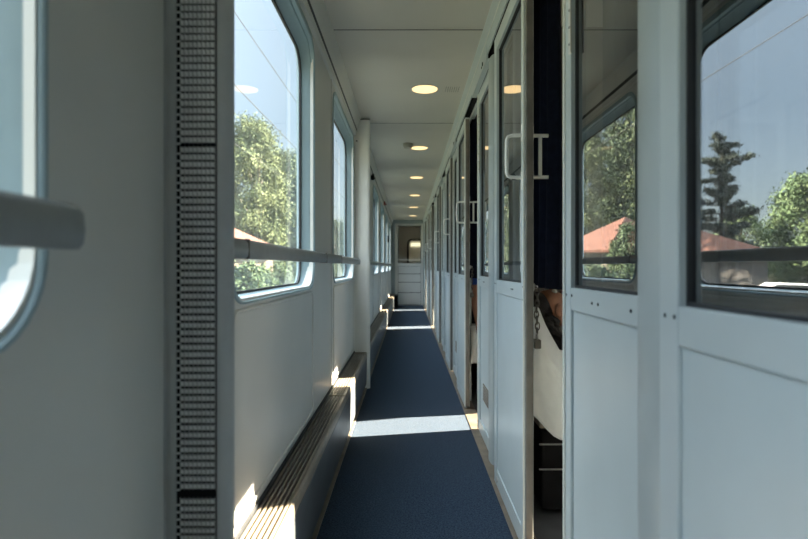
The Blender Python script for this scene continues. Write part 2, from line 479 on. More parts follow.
def make_partition():
    """two glazed bays either side of a rounded mullion; local y 0..1.136"""
    r = empty('wall_partition', (.43, 0, 0))
    T = .04
    fm = MB()
    fm.box((0, 0, .012), (T, .055, 2.06), .003).box((0, 1.085, .012), (T, 1.136, 2.06), .003)
    for a, b in ((.054, .521), (.659, 1.086)):
        fm.box((.0008, a, 1.985), (T, b, 2.06), .002).box((.0008, a, .886), (T, b, .945), .002).box((.0008, a, .012), (T, b, .082), .002)
    fm.build('frame', M['door'], r)
    MB().box((-.006, 1.129, .014), (.006, 1.140, 2.06), .003).build('edge_lip', M['lip'], r)
    pr = []
    for k in range(11):
        a = PI*k/10
        pr.append((.006-.022*math.sin(a)**.7, .52+.07-.07*math.cos(a)))
    pr += [(T, .66), (T, .52)]
    smooth_angle(MB().loft([[Vector((x, y, z)) for x, y in pr] for z in (.012, 2.06)], True).build('mullion', M['mull'], r), 50)
    lp = MB(); ga = MB(); gl = MB()
    for a, b in ((.054, .521), (.659, 1.086)):
        MB().box((.008, a, .08), (T-.006, b, .888)).build('lower_panel', M['panel'], r)
        y0, y1, z0, z1 = a+.001, b-.001, .945, 1.985
        g = MB()
        for c, d in (((y0, z0), (y0+.007, z1)), ((y1-.007, z0), (y1, z1)), ((y0, z0), (y1, z0+.007)), ((y0, z1-.007), (y1, z1))):
            g.box((.012, c[0], c[1]), (T-.001, d[0], d[1]))
        g.build('gasket', M['gasket'], r)
        MB().poly([(.016, y0+.002, z0+.002), (.016, y1-.002, z0+.002), (.016, y1-.002, z1-.002), (.016, y0+.002, z1-.002)]).build('glass_pane', M['pane_r'], r)
    v = MB()
    for j in range(6):
        z = .232+j*.017
        v.box((.003, .68, z), (.0085, .96, z+.008), .001, 1)
    v.build('vent_grille', M['strip'], r)
    sc = MB()
    for y, z in ((1.12, .925), (1.075, .925), (.92, .915), (.88, .915), (.70, .915)):
        sc.cyl((-.0008, y, z), (.002, y, z), .0038, n=8)
    sc.build('screws', M['black'], r)
    st = MB().box((-.0025, 1.080, 1.565), (.001, 1.096, 1.96), .001)
    so = st.build('strike_plate', M['white'], r)
    hs = MB()
    for j in range(8):
        hs.cyl((-.0032, 1.088, 1.59+j*.045), (0, 1.088, 1.59+j*.045), .0038, n=8)
    hs.build('strike_hole', M['black'], so)
    return r
part = make_partition()
pl = {0: 'glazed partition bay between nearest door and the first open gap, reflecting trees and a roof',
      1: 'narrow glazed partition bay with a vent low down behind the first half-open door',
      2: 'glazed partition bay behind the second half-open door'}
first = True
for k in range(-1, 7):
    o = part if first else copy_tree(part)
    first = False
    o.location = (.43, .34+P*k, 0)
    lab = pl.get(k) or ('partition bay behind the nearest door, mostly out of frame' if k < 0 else ['first', 'second', 'third', 'last'][k-3]+' far partition bay beyond the closed door after the gaps')
    tag(o, lab, 'partition', 'glazed partition bays', 'structure')
e = MB().box((.43, 13.09, .012), (.47, YEND, 2.06), .003).build('wall_partition_end', M['door'])
tag(e, 'last strip of partition beside the end door', 'partition', kind='structure')

# header, door track and covers
h = MB().prism([(.386, 2.222), (.3855, 2.205), (.396, 2.165), (.401, 2.082), (.408, 2.082), (.408, 2.185), (.47, 2.185), (.47, 2.222)], (YB, YEND)).build('trim_4', M['door'])
tag(h, 'grey-green cornice above the sliding door track', 'cornice', kind='structure')
MB().box((.3945, YB, 2.142), (.3995, YEND, 2.147)).build('bead', M['lip'], h)
h2 = MB().box((.448, YB, 2.055), (.475, YEND, 2.19)).build('trim_5', M['door'])
tag(h2, 'header board behind the sliding door track', 'header', kind='structure')
tr = MB().box((.412, YB, 2.075), (.418, YEND, 2.11)).box((.412, YB, 2.075), (.445, YEND, 2.081)).box((.412, YB, 2.11), (.448, YEND, 2.16)).build('door_track', M['black'])
tag(tr, 'black door track slot above the sliding doors', 'door track')
cvp = None
for k in range(-1, 7):
    if cvp is None:
        cvp = empty('track_cover', (.3965, 0, 2.052))
        MB().box((.001, .0, .0), (.010, .62, .091), .002).box((.009, .0, .0), (.03, .62, .006)).build('cover_plate', M['door'], cvp)
        MB().cyl((-.002, .14, .028), (.003, .14, .028), .011, n=12).cyl((-.002, .17, .020), (.003, .17, .020), .006, n=10).build('lock_hole', M['black'], cvp)
        o = cvp
    else: o = copy_tree(cvp)
    o.location = (.3965, .91+P*k, 2.052)
    names = ['behind the camera over the nearest door', 'over the near partition bay at the top edge', 'between the two open gaps, with a dark hole',
             'past the second open gap'] + ['over the %s far bay after the gaps' % w for w in ('first', 'second', 'third', 'last')]
    tag(o, 'grey cover plate on the door track ' + names[k+1], 'cover plate', 'track cover plates')

# ------------------------------------------------------------------ compartments behind the doors
OX = 2.35
for k in range(-2, 8):
    y = .93+P*k
    if y < YB-.5 or y > 16: continue
    if y < -.95: continue
    w = MB().box((.475, y-.012, 0), (OX, y+.012, CEIL)).build('wall_cross', M['wood'])
    tag(w, 'dark dividing wall between two sleeping compartments', 'wall', 'compartment dividing walls', 'structure')
mb = MB()
mb.box((OX, YB, 0), (OX+.07, 16.4, .9)).box((OX, YB, 1.86), (OX+.07, 16.4, CEIL))
ys = YB
for k in range(-1, 8):
    a, b = 1.22+P*k, 2.42+P*k
    if b < YB or ys > 16: continue
    mb.box((OX, ys, .9), (OX+.07, max(a, ys), 1.86)); ys = b
mb.box((OX, ys, .9), (OX+.07, 16.4, 1.86))
w = mb.build('wall_right', M['wood'])
tag(w, 'dark outer wall of the sleeping compartments with a window in each', 'wall', kind='structure')
win = None
for k in range(-1, 7):
    if win is None:
        win = empty('window_9', (OX, 0, .9))
        q = MB().poly([(.03, 0, 0), (.03, 1.2, 0), (.03, 1.2, .96), (.03, 0, .96)]).build('glass_pane', M['pane_l'], win)
        o = win
    else: o = copy_tree(win)
    o.name = 'window_%d' % (10+k)
    o.location = (OX, 1.22+P*k, .9)
    tag(o, 'compartment window behind the sliding doors', 'window', 'compartment windows', 'structure')

def curtain(y0, y1, z0, z1, x, amp, waves, name='curtain'):
    bm = MB(); n = int(waves*12)
    r0, r1 = [], []
    rows = []
    for j in range(9):
        z = z0+(z1-z0)*j/8
        rows.append([Vector((x+amp*(1.1-.4*j/8)*math.sin(2*PI*waves*i/n+.4*math.sin(j*.5)+.7*math.sin(i*.13)), y0+(y1-y0)*i/n, z)) for i in range(n+1)])
    vr = [[bm.bm.verts.new(p) for p in r] for r in rows]
    for A, B in zip(vr, vr[1:]):
        for i in range(n): bm.bm.faces.new((A[i], A[i+1], B[i+1], B[i]))
    o = bm.build(name, M['navy'], None, True)
    return o
def solidify(o, t):
    m = o.modifiers.new('thick', 'SOLIDIFY'); m.thickness = t
# curtains hung behind the glazed bays; the first of each kind is copied
c0 = curtain(1.90-.001, 2.72, .92, 2.15, .525, .022, 8); solidify(c0, .003)
c1 = curtain(.96, 1.455, .80, 2.15, .53, .016, 6); solidify(c1, .003)
for k in range(-1, 7):
    a = c0 if k == -1 else c0.copy(); b = c1 if k == -1 else c1.copy()
    if k > -1: COL.objects.link(a); COL.objects.link(b)
    a.location.y = P*k; b.location.y = P*k
    if k == 1: a.scale.y = .35; a.location.y = 3.165; a.location.x = -.053
    where = {-1: 'behind the nearest sliding door', 0: 'hanging in the first open gap, above the person with dark hair', 1: 'hanging in the second open gap above the person in blue'}.get(k)
    tag(a, ('dark navy curtain ' + where) if where else 'dark navy curtain behind one of the far sliding doors', 'curtain', 'door curtains' if where else 'far door curtains')
    where = {-1: 'dark navy curtain behind the glass of the door at the right edge', 0: 'dark navy curtain behind the near glazed bay that mirrors trees', 1: 'dark navy curtain behind the narrow glazed bay past the first door'}.get(k)
    tag(b, where or 'dark navy curtain behind one of the far glazed bays', 'curtain', 'bay curtains' if where else 'far bay curtains')
# window curtains drawn over part of each compartment window
c2 = curtain(1.12, 1.56, .78, 2.0, 2.31, .02, 8); solidify(c2, .003)
for k in range(-1, 7):
    a = c2 if k == -1 else c2.copy()
    if k > -1: COL.objects.link(a)
    a.location.y = P*k
    tag(a, 'dark curtain drawn over a compartment window', 'curtain', 'compartment window curtains')

def tied_curtain():
    bm = MB(); n = 60; rows = []
    for j in range(11):
        t = j/10; z = 2.0-1.22*t
        a = 2.02+.26*t**.8
        rows.append([Vector((2.315+.018*math.sin(2*PI*6*i/n), a+(2.62-a)*i/n, z)) for i in range(n+1)])
    vr = [[bm.bm.verts.new(p) for p in r] for r in rows]
    for A, B in zip(vr, vr[1:]):
        for i in range(n): bm.bm.faces.new((A[i], A[i+1], B[i+1], B[i]))
    return bm.build('curtain', M['navy'], None, True)
c3 = tied_curtain(); solidify(c3, .003)
for k in range(-1, 7):
    a = c3 if k == -1 else c3.copy()
    if k > -1: COL.objects.link(a)
    a.location.y = P*k
    tag(a, 'dark curtain drawn over a compartment window', 'curtain', 'compartment window curtains')

# berths
def make_berth(y0):
    r = empty('berth', (.52, y0, 0))
    MB().box((.02, .04, .02), (1.76, .60, .34), .01).build('berth_base', M['black'], r)
    MB().box((0, .0, .36), (1.78, .60, .40), .008).build('bed_board', M['wood'], r)
    MB().box((0.0, .005, .40), (1.78, .60, .50), .03, 3).build('mattress', M['mattress'], r)
    MB().tube([(.0, .005, .297), (1.78, .005, .297)], .0035, 8).build('rail', M['steel'], r)
    MB().tube([(.0, .005, .198), (1.78, .005, .198)], .0035, 8).build('rail', M['steel'], r)
    return r
b1 = make_berth(2.13)
tag(b1, 'lower berth with two thin metal bars, in the first open compartment', 'berth', 'lower berths')
b2 = copy_tree(b1); b2.location.y += P
tag(b2, 'lower berth in the second open compartment', 'berth', 'lower berths')

# bedding
def bedding(y0, x0, x1, ztop, zbot, label, name='duvet'):
    mb = MB(); NU, NV = 60, 50
    def pt(u, v):
        x = x0+(x1-x0)*u
        wob = noise.noise(Vector((x*9, v*5, y0)))*.022+noise.noise(Vector((x*30+v*9, v*12-x*8, y0)))*.011
        zt = ztop(x)
        back = .46
        if v < .45:      # top sheet from the back edge to the front edge
            t = v/.45
            y = y0+back*(1-t)+.0
            hgt = .53+(zt-.53)*(t**1.1)
            z = hgt+wob
        else:
            t = (v-.45)/.55
            y = y0-.012-.028*math.sin(PI*min(1, t*1.15))+.01*math.sin(x*55+t*5)*t+wob
            z = zt+(zbot(x)-zt)*t+wob*.3
        return Vector((x, y, z))
    vr = [[mb.bm.verts.new(pt(i/NU, j/NV)) for j in range(NV+1)] for i in range(NU+1)]
    for i in range(NU):
        for j in range(NV):
            mb.bm.faces.new((vr[i][j], vr[i+1][j], vr[i+1][j+1], vr[i][j+1]))
    o = mb.build(name, M['sheet'], None, True)
    m = o.modifiers.new('thick', 'SOLIDIFY'); m.thickness = .012; m.offset = -1
    return tag(o, label, 'bedding', 'white bedding on the berths')
def zt1(x):
    if x < .515: return .845
    if x < .60: return .845-.175*((x-.515)/.085)**.8
    return .67+.04*math.sin((x-.6)*3)
def zb1(x):
    return .42-.10*math.sin(min(1, max(0, (x-.49)/.13))*PI/2)
bedding(2.12, .487, 2.1, zt1, zb1, 'white duvet draped over the berth edge in the first open gap')
bedding(2.12+P, .458, 2.1, lambda x: .565+.03*math.sin((x-.46)*6), lambda x: .30-.02*math.sin((x-.46)*8), 'white sheet hanging over the berth in the second open gap')

# ------------------------------------------------------------------ people
def skin(name, chains, m, parent=None, root=0, sub=2):
    """chains: list of point lists [(x,y,z,r)...]; points closer than 1 mm are shared."""
    vs, rs, es = [], [], []
    def idx(p):
        for i, q in enumerate(vs):
            if (q-Vector(p[:3])).length < .001: return i
        vs.append(Vector(p[:3])); rs.append(p[3]); return len(vs)-1
    for ch in chains:
        ids = [idx(p) for p in ch]
        for a, b in zip(ids, ids[1:]):
            if (a, b) not in es and (b, a) not in es and a != b: es.append((a, b))
    me = bpy.data.meshes.new(name); me.from_pydata([v[:] for v in vs], es, [])
    o = bpy.data.objects.new(name, me); COL.objects.link(o)
    sm = o.modifiers.new('skin', 'SKIN'); sm.use_smooth_shade = True
    for i, r in enumerate(rs):
        d = me.skin_vertices[0].data[i]
        d.radius = (r, r) if not isinstance(r, tuple) else r
        d.use_root = (i == root)
    sb = o.modifiers.new('sub', 'SUBSURF'); sb.levels = sub; sb.render_levels = sub
    bpy.context.view_layer.update()
    dg = bpy.context.evaluated_depsgraph_get()
    nm = bpy.data.meshes.new_from_object(o.evaluated_get(dg))
    bpy.data.objects.remove(o); bpy.data.meshes.remove(me)
    nm.name = name; nm.materials.clear(); nm.materials.append(m)
    for p in nm.polygons: p.use_smooth = True
    o = bpy.data.objects.new(name, nm); COL.objects.link(o)
    if parent is not None: o.parent = parent
    return o
def hand(w, d, side, up, s=1.):
    """five finger chains from wrist point w along d; side = thumb side; up = back of the hand"""
    w = Vector(w); d = Vector(d).normalized(); side = Vector(side).normalized(); up = Vector(up).normalized()
    palm = w+d*.05*s
    ch = [[(*w, .026*s), (*palm, .030*s)]]
    L = (.066, .076, .070, .054)
    for i, l in enumerate(L):
        off = side*(.027-.018*i)*s
        k0 = palm+off*.9+d*.022*s
        k1 = k0+(d*.9-up*.25).normalized()*l*.45*s
        k2 = k1+(d*.6-up*.7).normalized()*l*.33*s
        k3 = k2+(d*.25-up*.9).normalized()*l*.25*s
        ch.append([(*palm, .030*s), (*k0, .0105*s), (*k1, .0095*s), (*k2, .0085*s), (*k3, .007*s)])
    t0 = w+d*.022*s+side*.022*s; t1 = t0+(d*.6+side*.7-up*.2).normalized()*.036*s; t2 = t1+(d*.9+side*.1-up*.3).normalized()*.028*s
    ch.append([(*w, .026*s), (*t0, .014*s), (*t1, .0115*s), (*t2, .009*s)])
    return ch
def head_chain(neck, c, fwd, s=1.):
    """skull, jaw and nose as part of the skinned body"""
    c = Vector(c); f = Vector(fwd).normalized()
    n = Vector(neck[:3]); up = (c-n).normalized()
    return [[neck, (*(c-up*.055-f*.005), .062*s), (*(c+f*.004), .088*s), (*(c+up*.055-f*.008), .070*s)],
            [(*(c-up*.055-f*.005), .062*s), (*(c-up*.062+f*.055), .040*s)]]
def face(parent, c, fwd, up):
    c = Vector(c); f = Vector(fwd).normalized(); up = Vector(up).normalized(); r = f.cross(up).normalized()
    for sg in (-1, 1):
        e = MB().sphere(c+f*.0715+r*sg*.031+up*.004, .012, n=10).build('eye', M['eye'], parent, True)
        e2 = MB().sphere(c+f*.0805+r*sg*.031+up*.004, .005, n=8).build('iris', M['black'], e, True)
        MB().sphere(c+r*sg*.086-up*.005, .026, .5+.3*abs(f.y), .5+.3*abs(f.x), 1.1, n=12).build('ear', M['skin'], parent, True)
    MB().tube([c+f*.082+up*.012, c+f*.098-up*.012, c+f*.106-up*.028, c+f*.09-up*.034], [.007, .010, .013, .008], 10).build('nose', M['skin'], parent, True)
    MB().tube([c+f*.082-up*.058+r*.024, c+f*.093-up*.056, c+f*.082-up*.058-r*.024], [.004, .0065, .004], 8).build('mouth', M['lip_skin'], parent, True)

# person 1: reclining on the first berth, head by the corridor, face turned to the window
HC = Vector((.600, 2.325, .825))
pel = (1.42, 2.42, .60, .12); bel = (1.20, 2.42, .63, .115); che = (.98, 2.41, .69, .125); up_ = (.84, 2.395, .745, .09); nk = (.735, 2.365, .785, .052)
shR = (.80, 2.255, .745, .055); elR = (.92, 2.19, .66, .040); wrR = (1.13, 2.24, .735, .027)
shL = (.86, 2.53, .73, .055); elL = (1.08, 2.56, .66, .040); wrL = (1.24, 2.45, .745, .027)
kR = (1.80, 2.36, .62, .062); aR = (2.14, 2.36, .565, .042); kL = (1.80, 2.52, .62, .062); aL = (2.14, 2.52, .565, .042)
hipR = (1.46, 2.34, .60, .085); hipL = (1.46, 2.52, .60, .085)
chains = [[pel, bel, che, up_, nk], [up_, shR, elR, wrR], [up_, shL, elL, wrL], [pel, hipR, kR, aR, (2.20, 2.36, .64, .032)], [pel, hipL, kL, aL, (2.20, 2.52, .64, .032)]]
chains += head_chain(nk, HC, (.45, .10, .9)) + hand(wrR[:3], (1, .3, .1), (0, 1, .1), (0, 0, 1)) + hand(wrL[:3], (1, -.4, .1), (0, -1, .1), (0, 0, 1))
p1 = empty('person', (1.3, 2.4, .5))
tag(p1, 'person with dark curly hair and black top lying in the first open gap', 'person')
b = skin('body', chains, M['skin'], None)
def adopt(o, par):
    o.parent = par; o.matrix_parent_inverse = Matrix.Translation(par.location).inverted()
adopt(b, p1)
tmp = bpy.data.objects
up1 = (HC-Vector(nk[:3])).normalized()
fw1 = Vector((.45, .10, .9)); fw1 = (fw1-up1*fw1.dot(up1)).normalized()
n0 = set(bpy.data.objects)
face(None, HC, fw1, up1)
for o in list(set(bpy.data.objects)-n0):
    if o.parent is None: adopt(o, p1)
# black top
g = lambda p, a: (p[0], p[1], p[2], p[3]+a)
topc = [[g(bel, .012), g(che, .014), (.86, 2.40, .735, .098)], [(.86, 2.40, .735, .098), g(shR, .014), (.865, 2.22, .70, .058)], [(.86, 2.40, .735, .098), g(shL, .014), (.95, 2.545, .70, .058)]]
adopt(skin('top', topc, M['blacktop']), p1)
# curly hair: locks over the crown and down to the shoulder
hm = MB()
rnd = random.Random(3)
hm.sphere(HC+up1*.020-fw1*.024+Vector((-.026, 0, 0)), .086, n=18)
for i in range(420):
    th = rnd.uniform(0, 2*PI); ph = rnd.uniform(.0, 1.)
    side = fw1.cross(up1)
    dirv = (up1*(.9-ph*1.2)+(-fw1*max(.25, 1)*(.6+.4*math.cos(th)) + side*math.sin(th)*1.1)).normalized()
    if dirv.dot(fw1) > .08 or dirv.x > .15: continue
    p = HC+Vector((-.026, 0, 0))*max(0, -dirv.dot(fw1))+dirv*rnd.uniform(.082, .108)
    L = rnd.uniform(.05, .13); pts = []
    a = rnd.uniform(0, 6); wv = rnd.uniform(.006, .011)
    for j in range(9):
        t = j/8
        q = p+dirv*(.02*math.sin(t*2.2))-Vector((0, 0, 1))*L*t*t-up1*L*.4*t+Vector((math.cos(a+j*1.3), math.sin(a+j*1.3), math.sin(a*2+j)))*wv
        pts.append(q)
    hm.tube(pts, [.007, .008, .009, .009, .009, .008, .007, .006, .003], 5)
adopt(hm.build('hair', M['hair'], None, True), p1)

# person 2: sitting on the second berth by the door, blue T-shirt, arm hanging beside the bedding
S = Vector((0, P, 0))
def V2(x, y, z, r): return (x, y+P, z, r)
pel = V2(.70, 2.40, .60, .125); bel = V2(.70, 2.38, .77, .118); che = V2(.70, 2.36, .93, .128); up_ = V2(.70, 2.36, 1.05, .09); nk = V2(.70, 2.35, 1.13, .052)
HC2 = Vector((.70, 2.325+P, 1.245))
shA = V2(.535, 2.34, 1.03, .055); elA = V2(.505, 2.24, .79, .042); wrA = V2(.515, 2.10, .60, .029)
shB = V2(.865, 2.34, 1.03, .055); elB = V2(.93, 2.26, .80, .042); wrB = V2(.86, 2.08, .70, .029)
kA = V2(.62, 1.98, .60, .065); aA = V2(.62, 1.94, .12, .043); kB = V2(.82, 1.98, .60, .065); aB = V2(.82, 1.94, .12, .043)
chains = [[pel, bel, che, up_, nk], [up_, shA, elA, wrA], [up_, shB, elB, wrB],
          [pel, V2(.62, 2.34, .60, .09), kA, aA, V2(.62, 1.92, .06, .038), V2(.62, 1.79, .04, .030)], [pel, V2(.80, 2.34, .60, .09), kB, aB, V2(.82, 1.92, .06, .038), V2(.82, 1.79, .04, .030)]]
chains += head_chain(nk, HC2, (.35, -1, -.1)) + hand(wrA[:3], (.15, -.5, -.8), (1, 0, 0), (0, -.8, .5)) + hand(wrB[:3], (-.2, -.9, -.2), (-1, 0, 0), (0, 0, 1))
p2 = empty('person', (.7, 2.3+P, .5))
tag(p2, 'person in a blue T-shirt with a bare arm, sitting in the second open gap', 'person')
adopt(skin('body', chains, M['skin']), p2)
upv = Vector((0, 0, 1)); fw2 = Vector((.35, -1, 0)).normalized()
n0 = set(bpy.data.objects)
face(None, HC2, fw2, upv)
for o in list(set(bpy.data.objects)-n0):
    if o.parent is None: adopt(o, p2)
topc = [[g(pel, .014), g(bel, .014), g(che, .014), (up_[0], up_[1], up_[2]-.01, .1)], [(up_[0], up_[1], up_[2]-.01, .1), g(shA, .014), (.508, 2.255+P, .825, .058)], [(up_[0], up_[1], up_[2]-.01, .1), g(shB, .014), (.90, 2.30+P, .90, .060)]]
adopt(skin('t_shirt', topc, M['bluetop']), p2)
adopt(skin('trousers', [[g(pel, .016), V2(.62, 2.34, .60, .104), g(kA, .014), V2(.62, 1.94, .16, .062)], [g(pel, .016), V2(.80, 2.34, .60, .104), g(kB, .014), V2(.82, 1.94, .16, .062)]], M['trousers']), p2)
hm = MB().sphere(HC2+Vector((0, .02, .025)), .098, n=18)
adopt(hm.build('hair', M['hair'], None, True), p2)

# ------------------------------------------------------------------ chains with padlocks
def make_chain():
    r = empty('security_chain', (.447, 1.885, .93))
    MB().box((-.013, -.008, -.012), (-.004, .008, .012), .002).tube([(-.006, 0, .004), (.004, 0, .004), (.006, 0, -.002), (.0, 0, -.006), (-.006, 0, -.004)], .0022, 6).build('eye_plate', M['steel'], r)
    z = -.004; ln = .0245
    for i in range(8):
        pts = []
        for k in range(14):
            a = 2*PI*k/14
            u = .0072*math.cos(a); v = .5*ln*math.sin(a)*1.18
            cx = .004+.002*math.sin(i*1.3)
            pts.append((cx+u, 0, z-ln*.5+v) if i % 2 == 0 else (cx, u, z-ln*.5+v))
        MB().tube(pts, .0023, 6, True).build('link', M['dull'], r, True)
        z -= ln*.82
    pd = MB().box((-.008, -.016, z-.050), (.016, .016, z-.018), .004, 2).build('padlock', M['dull'], r)
    MB().tube([(.004, -.010, z-.022), (.004, -.010, z-.006), (.004, -.006, z+.002), (.004, .006, z+.002), (.004, .010, z-.006), (.004, .010, z-.022)], .0028, 8).build('shackle', M['steel'], pd, True)
    return r
ch = make_chain()
tag(ch, 'dark chain with a padlock hanging inside the first open gap', 'chain', 'door chains')
ch2 = copy_tree(ch); ch2.location = (.447, 3.80, 1.0)
tag(ch2, 'small chain hanging inside the second open gap', 'chain', 'door chains')

# ------------------------------------------------------------------ ceiling fittings
dn = None
for k in range(0, 6):
    if dn is None:
        dn = empty('downlight', (.115, 0, CEIL))
        rr = []
        for (rad, z) in ((.098, -.0005), (.097, -.004), (.090, -.005), (.086, -.0015), (.086, .0)):
            rr.append([Vector((rad*math.cos(2*PI*i/40), rad*math.sin(2*PI*i/40), z)) for i in range(40)])
        smooth_angle(MB().loft(rr).build('trim_ring', M['white'], dn), 60)
        MB().cyl((0, 0, -.0035), (0, 0, -.0002), .0865, n=40).build('diffuser', M['lamp'], dn)
        o = dn
    else: o = copy_tree(dn)
    o.location = (.115, 3.69+P*k, CEIL)
    tag(o, ('nearest round warm ceiling light, beside the ceiling slits', 'second round ceiling light, beside the smoke detector', 'third round ceiling light down the corridor from the camera',
            'fourth round ceiling light down the corridor from the camera', 'fifth round ceiling light down the corridor from the camera', 'farthest round ceiling light, just before the end door')[k], 'ceiling light', 'round ceiling lights')
sd = empty('smoke_detector', (0.0, 5.33, CEIL))
MB().cyl((0, 0, -.004), (0, 0, 0), .052, n=32).cyl((0, 0, -.022), (0, 0, -.004), .048, .048, n=32).build('base', M['beige'], sd)
MB().cyl((0, 0, -.045), (0, 0, -.024), .036, .046, n=32).build('cover', M['beige'], sd)
tag(sd, 'small round beige smoke detector on the ceiling', 'smoke detector')
v = MB()
for j in range(7):
    x = .258+j*.0145
    v.box((x, 3.645, CEIL-.0008), (x+.003, 3.755, CEIL+.0005))
vo = v.build('ceiling_vent', M['rubber'])
tag(vo, 'short row of dark slits in the ceiling by the nearest light', 'vent')

# small wall fittings on the window side
eh = empty('emergency_handle', (-.40, 9.4, 2.11))
MB().box((-.03, -.06, -.025), (.002, .06, .03), .004).build('housing', M['red'], eh)
MB().tube([(0, -.04, -.01), (.025, -.04, -.02), (.025, .04, -.02), (0, .04, -.01)], .006, 8).build('grip', M['red'], eh, True)
tag(eh, 'red emergency handle high on the window wall', 'emergency handle')
hk = MB().box((-.44, 6.33, 2.03), (-.40, 6.40, 2.10), .006).cyl((-.40, 6.365, 2.05), (-.385, 6.365, 2.05), .008, n=10).build('wall_hook', M['black'])
tag(hk, 'small black hook fitting under the cornice beyond the plain pillar', 'hook')
wf = MB().box((-.44, 11.5, 1.53), (-.41, 11.72, 1.67), .005).box((-.412, 11.55, 1.56), (-.407, 11.67, 1.64), .002).build('notice_box', M['black'])
tag(wf, 'black box on the far window wall near the end door', 'box')
bn = empty('waste_bin', (-.31, 13.3, 0))
MB().box((-.022, -.10, .015), (.06, .10, .30), .01).build('bin_body', M['black'], bn)
MB().box((-.024, -.105, .30), (.064, .105, .325), .008).build('bin_lid', M['dull'], bn)
tag(bn, 'small dark waste bin on the floor beside the end door', 'waste bin')

# ------------------------------------------------------------------ far end: bulkhead, end door, vestibule beyond
be = MB()
be.box((-.55, YEND, 0), (-.34, YEND+.05, CEIL)).box((.40, YEND, 0), (.50, YEND+.05, CEIL)).box((-.345, YEND, 2.13), (.405, YEND+.05, CEIL))
w = be.build('wall_end', M['mull'])
tag(w, 'bulkhead around the end door at the far end of the corridor', 'wall', kind='structure')
ed = empty('door_9', (.03, YEND, 0))
tag(ed, 'pale end door with a glazed upper half across the far end of the corridor', 'door', kind='structure')
fm = MB()
fm.box((-.365, .008, 0), (-.29, .045, 2.13), .004).box((.305, .008, 0), (.37, .045, 2.13), .004).box((-.29, .010, 2.07), (.305, .044, 2.13), .003)
fm.box((-.29, .010, 1.02), (.305, .044, 1.10), .003)
fm.build('frame', M['wall'], ed)
lp = MB()
for z0, z1 in ((.02, .33), (.335, .60), (.605, .82), (.825, 1.02)):
    lp.box((-.283, .014, z0+.006), (.298, .04, z1-.006), .004)
lp.build('lower_panel', M['wall'], ed)
MB().box((-.29, .024, .0), (.305, .038, 1.03)).build('panel_backing', M['rubber'], ed)
gk = MB().box((-.29, .02, 1.10), (-.278, .035, 2.07)).box((.293, .02, 1.10), (.305, .035, 2.07)).box((-.29, .02, 2.058), (.305, .035, 2.07)).box((-.29, .02, 1.10), (.305, .035, 1.112))
gk.build('gasket', M['gasket'], ed)
MB().poly([(-.29, .03, 1.10), (.305, .03, 1.10), (.305, .03, 2.07), (-.29, .03, 2.07)]).build('glass_pane', M['pane_l'], ed)
MB().box((-.30, -.025, 1.175), (.32, -.008, 1.205), .005).box((-.30, -.012, 1.178), (-.285, .012, 1.202)).box((.305, -.012, 1.178), (.32, .012, 1.202)).build('push_bar', M['handle'], ed)
MB().box((-.37, -.06, 0), (.37, -.005, .012), .003).build('sill_plate', M['steel'], ed)

ve = MB().box((-.56, YEND+.05, 0), (-.50, 16.4, CEIL)).build('wall_vestibule_left', M['wall'])
tag(ve, 'left wall of the dim vestibule behind the end door', 'wall', kind='structure')
ve = MB().box((.70, YEND+.05, 0), (.76, 16.2, CEIL)).build('wall_vestibule_right', M['wall'])
tag(ve, 'right wall of the dim vestibule behind the end door', 'wall', kind='structure')
# second door with a rounded window
y2 = 16.2
bmv = MB()
inn = rrect(.02, .56, .98, 1.80, .12); b4 = (-.52, .72, 0, CEIL)
out = [list(ray_rect(.28, 1.4, a, z, b4)) for a, z in inn]
for cn in ((b4[0], b4[2]), (b4[0], b4[3]), (b4[1], b4[2]), (b4[1], b4[3])):
    j = min(range(len(out)), key=lambda q: (out[q][0]-cn[0])**2+(out[q][1]-cn[1])**2); out[j] = list(cn)
bmv.loft([[Vector((a, y2, z)) for a, z in out], [Vector((a, y2, z)) for a, z in inn], [Vector((a, y2+.05, z)) for a, z in inn], [Vector((a, y2+.05, z)) for a, z in out]])
d2 = empty('door_10', (0, y2, 0))
tag(d2, 'gangway door with a black-edged round-cornered window, seen through the end door', 'door', kind='structure')
adopt(bmv.build('door_panel', M['wall']), d2)
gk = MB().loft([[Vector((a, y2-.012, z)) for a, z in rrect(-.03, .61, .93, 1.85, .15)], [Vector((a, y2-.018, z)) for a, z in rrect(.0, .58, .96, 1.82, .13)], [Vector((a, y2+.02, z)) for a, z in rrect(.03, .55, .99, 1.79, .11)],
                [Vector((a, y2+.0, z)) for a, z in rrect(-.03, .61, .93, 1.85, .15)], [Vector((a, y2-.012, z)) for a, z in rrect(-.03, .61, .93, 1.85, .15)]])
adopt(gk.build('gasket', M['gasket']), d2)
adopt(MB().poly([Vector((a, y2+.02, z)) for a, z in rrect(.03, .55, .99, 1.79, .11)]).build('glass_pane', M['pane_l']), d2)
nb = MB().box((-.6, 18.0, 0), (.9, 18.05, 2.4)).box((-.6, y2+.05, 2.3), (.9, 18.0, 2.36)).box((-.6, y2+.05, 0), (.9, 18, .02)).box((-.6, y2+.05, .0), (-.55, 18, 2.3)).box((.85, y2+.05, .0), (.9, 18, 2.3)).build('wall_gangway', M['pillar_light'])
tag(nb, 'walls of the next carriage seen through the gangway door', 'wall', kind='structure')
vl = MB().box((.10, 17.9, 1.70), (.42, 17.98, 1.80), .01).build('vestibule_lamp', M['lamp_dim'])
tag(vl, 'cream lamp glowing beyond the end door window', 'lamp')
wb = MB().box((-.55, YB-.05, 0), (.5, YB, CEIL)).build('wall_back', M['wall'])
tag(wb, 'back wall of the corridor behind the camera', 'wall', kind='structure')

